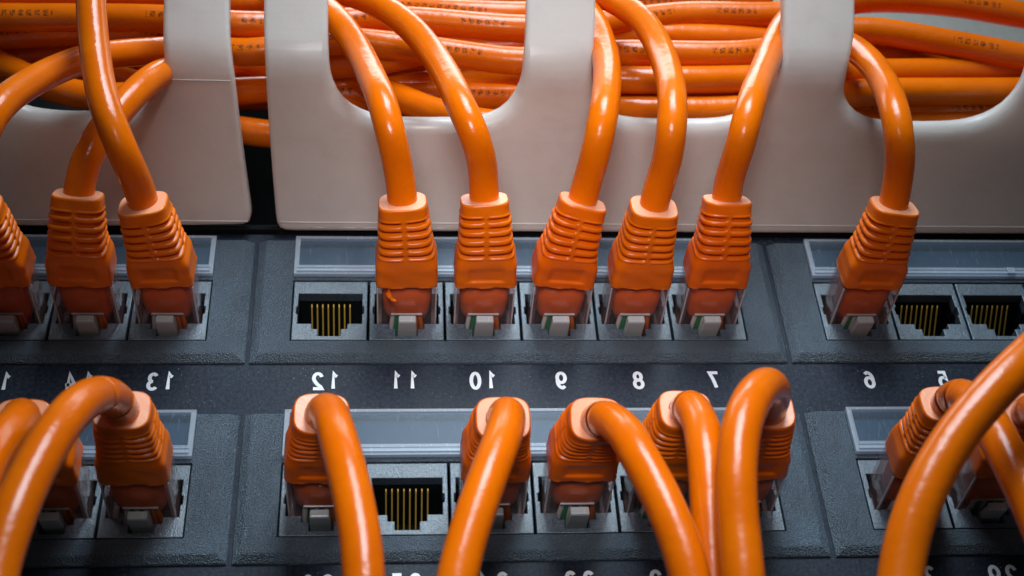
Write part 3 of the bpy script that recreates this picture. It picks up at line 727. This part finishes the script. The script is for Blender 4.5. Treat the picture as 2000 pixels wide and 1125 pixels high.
# ------------------------------------------------------------------ the bundle lying in the duct
G = 'orange cables bundled in the cable duct'
B_ = [
 ([(-250, 30, -18), (0, 34, -19), (320, 37, -20), (480, 50, -20), (640, 45, -18), (780, 39, -18), (1030, 57, -19), (1180, 47, -18), (1340, 29, -17), (1530, 29, -17), (1680, 0, -18), (1850, 6, -18), (2000, 30, -18), (2250, 70, -18)], 1, 'orange cable second from the top in the left slot, running along the whole duct'),
 ([(-250, -12, -20), (0, -12, -20), (320, -10, -20), (480, 4, -18), (700, -20, -15), (1000, 2, -14), (1180, -10, -12), (1500, -40, -12)], 1, 'topmost bundled cable with black printed letters above the left slot'),
 ([(-250, 90, -12), (0, 72, -12), (150, 63, -12), (300, 72, -13), (480, 104, -18), (640, 80, -18), (740, 86, -18), (870, 102, -18), (1030, 121, -19), (1180, 106, -20), (1480, 104, -20), (1600, 70, -19), (1680, 58, -20), (1850, 84, -20), (2000, 112, -20), (2250, 150, -20)], 1, 'orange cable sloping down to the right, topmost of the bundle in the right slot'),
 ([(300, 150, -8), (480, 150, 0), (640, 128, -12), (740, 120, -13), (860, 94, -14), (1030, 88, -15), (1200, 72, -15), (1450, 76, -14), (1600, 95, -13), (1740, 110, -14), (1900, 122, -12), (2250, 160, -10)], 0, 'orange cable passing behind the others just above the middle of the bundle'),
 ([(-250, 60, -10), (-60, 100, -10), (30, 140, -10), (100, 172, -12), (190, 190, -12), (320, 184, -12), (480, 178, -9), (640, 170, -6), (900, 160, -8), (1030, 145, -12), (1180, 156, -18), (1480, 154, -18), (1600, 145, -16), (1700, 142, -16), (1850, 140, -16), (2000, 136, -16), (2250, 130, -16)], 0, 'orange cable low in the left slot and gap, rising to mid bundle at the right'),
 ([(200, 235, -8), (440, 250, -6), (520, 262, -6), (640, 270, -5), (900, 280, -4), (1300, 275, -4)], 0, 'lowest orange cable, seen only in the gap between the two white organisers'),
 ([(480, 118, -4), (640, 140, -6), (750, 178, -9), (860, 222, -12), (1000, 245, -14), (1180, 218, -15), (1450, 214, -15), (1600, 190, -16), (1680, 181, -17), (1850, 179, -17), (2000, 178, -17), (2250, 172, -16)], 0, 'orange cable slanting down across the centre left slot, then lying level at right'),
 ([(400, 192, -4), (640, 185, -5), (900, 188, -7), (1030, 190, -9), (1180, 184, -10), (1480, 186, -10), (1600, 200, -11), (1680, 214, -12), (2000, 214, -12), (2250, 200, -12)], 1, 'shadowed orange cable with black print, near the bottom of the middle slot'),
 ([(560, 210, 0), (900, 205, -1), (1100, 232, -8), (1180, 240, -9), (1500, 242, -9), (1680, 236, -11), (2000, 238, -11), (2250, 230, -11)], 0, 'darkest orange cable, at the very bottom of the right slot'),
 ([(-250, 120, -6), (0, 118, -6), (200, 100, -6), (320, 128, -5), (480, 80, -6), (640, 60, -6), (900, 70, -5), (1030, 150, -6), (1250, 128, -8), (1500, 60, -6), (1700, 165, -8), (2000, 160, -9), (2250, 150, -9)], 0, 'orange cable deep at the back of the duct, mostly covered by the bundle'),
 ([(-250, 20, -6), (0, 10, -6), (300, 8, -6), (640, 10, -6), (1030, 20, -6), (1200, 10, -7), (1500, 50, -7)], 0, 'orange cable at the back of the duct near its top edge'),
 ([(-250, 150, -4), (0, 160, -4), (150, 130, -5), (320, 175, -5), (480, 120, -6), (640, 215, -4), (820, 175, -3), (1030, 235, -4), (1300, 200, -6)], 0, 'shadowed orange cable sagging through the back of the left slot'),
 ([(560, 120, -7), (700, 150, -7), (860, 140, -7), (1030, 170, -7), (1200, 130, -10), (1500, 125, -11), (1700, 120, -9), (2000, 150, -9)], 0, 'orange cable in the second layer of the centre left slot'),
 ([(620, 10, -13), (760, 16, -14), (900, 26, -16), (1040, 30, -16), (1180, 20, -10), (1500, 0, -8)], 1, 'printed orange cable dropping slightly along the top of the centre left slot'),
 ([(1000, 60, -8), (1180, 50, -9), (1350, 62, -12), (1530, 56, -12), (1700, 80, -10)], 0, 'dark orange cable between the two upper ones of the middle slot'),
]
for i, (pts, pr, lab) in enumerate(B_):
    loose('bundled_cable', pts, 2.85, M_cable_p if pr else M_cable, lab, G)

# ------------------------------------------------------------------ white cable organisers
ES = []
def elev(t):
    if t < 29: return math.radians(23.5)
    return math.radians(23.5+min(1, (t-29)/9.0)*34)
PT = [(-0.5, 27.2)]
DT = 0.25
for i in range(320):
    e = elev(i*DT); y, z = PT[-1]; PT.append((y-math.cos(e)*DT, z+math.sin(e)*DT))
def prof(t):
    x = max(0, min(318, t/DT)); i = int(x); fr = x-i
    (y0, z0), (y1, z1) = PT[i], PT[i+1]; e = elev(t)
    if t < 0: y0, z0 = PT[0]; return (y0-math.cos(e)*t, z0+math.sin(e)*t), (math.sin(e), math.cos(e))
    return (y0+(y1-y0)*fr, z0+(z1-z0)*fr), (math.sin(e), math.cos(e))      # normal into the duct: +Y, +Z
def hit(px, py):
    r = RX*((px-1000)/FP)+RY*((py-562.5)/FP)+RZ
    best = None
    for i in range(-12, 318):
        t = i*DT; (y, z), _ = prof(t); s = (y-CC.y)/r.y; q = CC+r*s
        d = q.z-z
        if best is not None and (best[0] > 0) != (d > 0):
            k = best[0]/(best[0]-d); return (best[2]+(q.x-best[2])*k, best[1]+(t-best[1])*k)
        best = (d, t, q.x)
    return (best[2], best[1])
TT = 58.0
def organiser(outline_px, label, mode):
    """outline as (px, py, roll) corners; slots are open at the top, beyond the frame"""
    pts = []
    for q in outline_px:
        if q[0] == 'top': x, _ = hit(q[1], 0); pts.append((x+q[3] if len(q) > 3 else x, TT, q[2]))
        else:
            x, t = hit(q[0], q[1]); pts.append((x, t, q[2]))
    # densify
    out = []
    for i in range(len(pts)):
        a, b = pts[i], pts[(i+1) % len(pts)]
        n = max(1, int(math.hypot(b[0]-a[0], b[1]-a[1])/1.5))
        for k in range(n): out.append(tuple(a[j]+(b[j]-a[j])*k/n for j in range(3)))
    for _ in range(2):
        m_ = len(out); out = [tuple((out[i-1][j]+2*out[i][j]+out[(i+1) % m_][j])/4 for j in range(3)) for i in range(m_)]
    m_ = len(out)
    area2 = sum(out[i][0]*out[(i+1) % m_][1]-out[(i+1) % m_][0]*out[i][1] for i in range(m_))
    if area2 < 0: out = out[::-1]
    nrm = []
    for i in range(m_):
        dx = out[(i+1) % m_][0]-out[i-1][0]; dt = out[(i+1) % m_][1]-out[i-1][1]; l = math.hypot(dx, dt) or 1
        nrm.append((-dt/l, dx/l))          # inward for CCW
    TH = 2.8
    rings = []
    for j in range(7):
        ph = math.pi/2*j/6
        ring = []
        for i in range(m_):
            r = out[i][2]; ring.append((out[i][0]+nrm[i][0]*r*(1-math.sin(ph)), out[i][1]+nrm[i][1]*r*(1-math.sin(ph)), min(2.3, r*0.8)*(1-math.cos(ph))))
        rings.append(ring)
    rings.append([(out[i][0], out[i][1], TH) for i in range(m_)])
    bm = bmesh.new()
    R = [[bm.verts.new(p) for p in ring] for ring in rings]
    for a, b in zip(R, R[1:]):
        for i in range(m_):
            k = (i+1) % m_; bm.faces.new((a[i], b[i], b[k], a[k]))
    front = tessellate_polygon([[Vector((p[0], p[1], 0)) for p in rings[0]]])
    for t in front:
        try: bm.faces.new([R[0][i] for i in t])
        except ValueError: pass
    back = tessellate_polygon([[Vector((p[0], p[1], 0)) for p in rings[-1]]])
    for t in back:
        try: bm.faces.new([R[-1][i] for i in t])
        except ValueError: pass
    bmesh.ops.recalc_face_normals(bm, faces=bm.faces)
    tt = -1.0
    while tt < TT:
        bmesh.ops.bisect_plane(bm, geom=bm.verts[:]+bm.edges[:]+bm.faces[:], plane_co=(0, tt, 0), plane_no=(0, 1, 0), dist=1e-5)
        tt += 1.6
    bm.verts.index_update()
    V = []
    for q in bm.verts:
        (y, z), (ny, nz) = prof(q.co.y); V.append((q.co.x, y+ny*q.co.z, z+nz*q.co.z))
    F = [tuple(q.index for q in fc.verts) for fc in bm.faces]; bm.free()
    o = link('cable_organiser', V, F, M_white, smooth=True, origin=(sum(q[0] for q in V)/len(V), -0.5, 27.2))
    return o
r1, r2 = 0.9, 3.3
slotA = [('top', 318, r1), (317, 60, 1.2), (320, 120, 1.6), (321, 160, 2.0), (308, 190, r2), (285, 212, r2), (250, 223, r2), (200, 226, r2), (120, 226, r2), (60, 220, r2), (30, 212, r2), (-5, 190, r2), (-25, 150, 2), (-30, 100, 1.5), ('top', -35, r1)]
P1 = [(493, 440, 1.0), (477, 330, r1), (463, 220, r1), (453, 130, r1), (447, 60, r1), ('top', 444, r1)]+slotA+[('top', -170, r1), (-200, 440, 1.0), (100, 443, 1.0), (300, 443, 1.0)]
def mould_line(par, px0, px1, py, r):
    (xa, t), (xb, _) = hit(px0, py), hit(px1, py); (y, z), (ny, nz) = prof(t)
    v, f, _ = tube([(xa, y-ny*0.02, z-nz*0.02), ((xa+xb)/2, y-ny*0.02, z-nz*0.02), (xb, y-ny*0.02, z-nz*0.02)], r, 8, 4)
    link('mould_line', v, f, M_white, par, smooth=True)
o = organiser(P1, '', 0)
mould_line(o, 332, 450, 156, 0.13); mould_line(o, -150, 484, 428, 0.16)
tag(o, 'white plastic cable organiser at the left, ending at the narrow gap', 'cable organiser', 'white plastic cable organisers above the panel')
slotB = [('top', 639, r1), (640, 60, 1.0), (642, 120, 1.4), (645, 160, 2.0), (657, 187, r2), (682, 212, r2), (722, 230, r2), (770, 237, r2), (850, 238, r2), (925, 237, r2), (962, 229, r2), (993, 211, r2), (1012, 188, r2), (1020, 160, 2.0), (1024, 110, 1.4), (1028, 50, 1.0), ('top', 1032, r1)]
slotC = [('top', 1167, r1), (1163, 60, 1.0), (1158, 120, 1.4), (1157, 170, 2.0), (1166, 205, r2), (1185, 225, r2), (1215, 236, r2), (1260, 240, r2), (1330, 241, r2), (1400, 240, r2), (1440, 234, r2), (1480, 216, r2), (1506, 190, r2), (1520, 160, 2.0), (1529, 110, 1.4), (1532, 50, 1.0), ('top', 1535, r1)]
slotD = [('top', 1675, r1), (1671, 60, 1.0), (1661, 120, 1.4), (1652, 165, 2.0), (1651, 195, r2), (1665, 218, r2), (1695, 237, r2), (1740, 245, r2), (1820, 246, r2), (1880, 244, r2), (1930, 232, r2), (1970, 210, r2), (1994, 180, 2.2), (2010, 140, 1.8), (2020, 80, 1.0), ('top', 2030, r1)]
P2 = [(541, 452, 1.0), (531, 330, r1), (523, 220, r1), (518, 130, r1), (515, 60, r1), ('top', 512, r1)]+slotB+slotC+slotD+[('top', 2170, r1), (2200, 458, 1.0), (1900, 458, 1.0), (1400, 456, 1.0), (900, 454, 1.0)]
o = organiser(P2, '', 1)
mould_line(o, 546, 2150, 434, 0.16)
tag(o, 'long white plastic cable organiser with wide rounded slots, right of the gap', 'cable organiser', 'white plastic cable organisers above the panel')
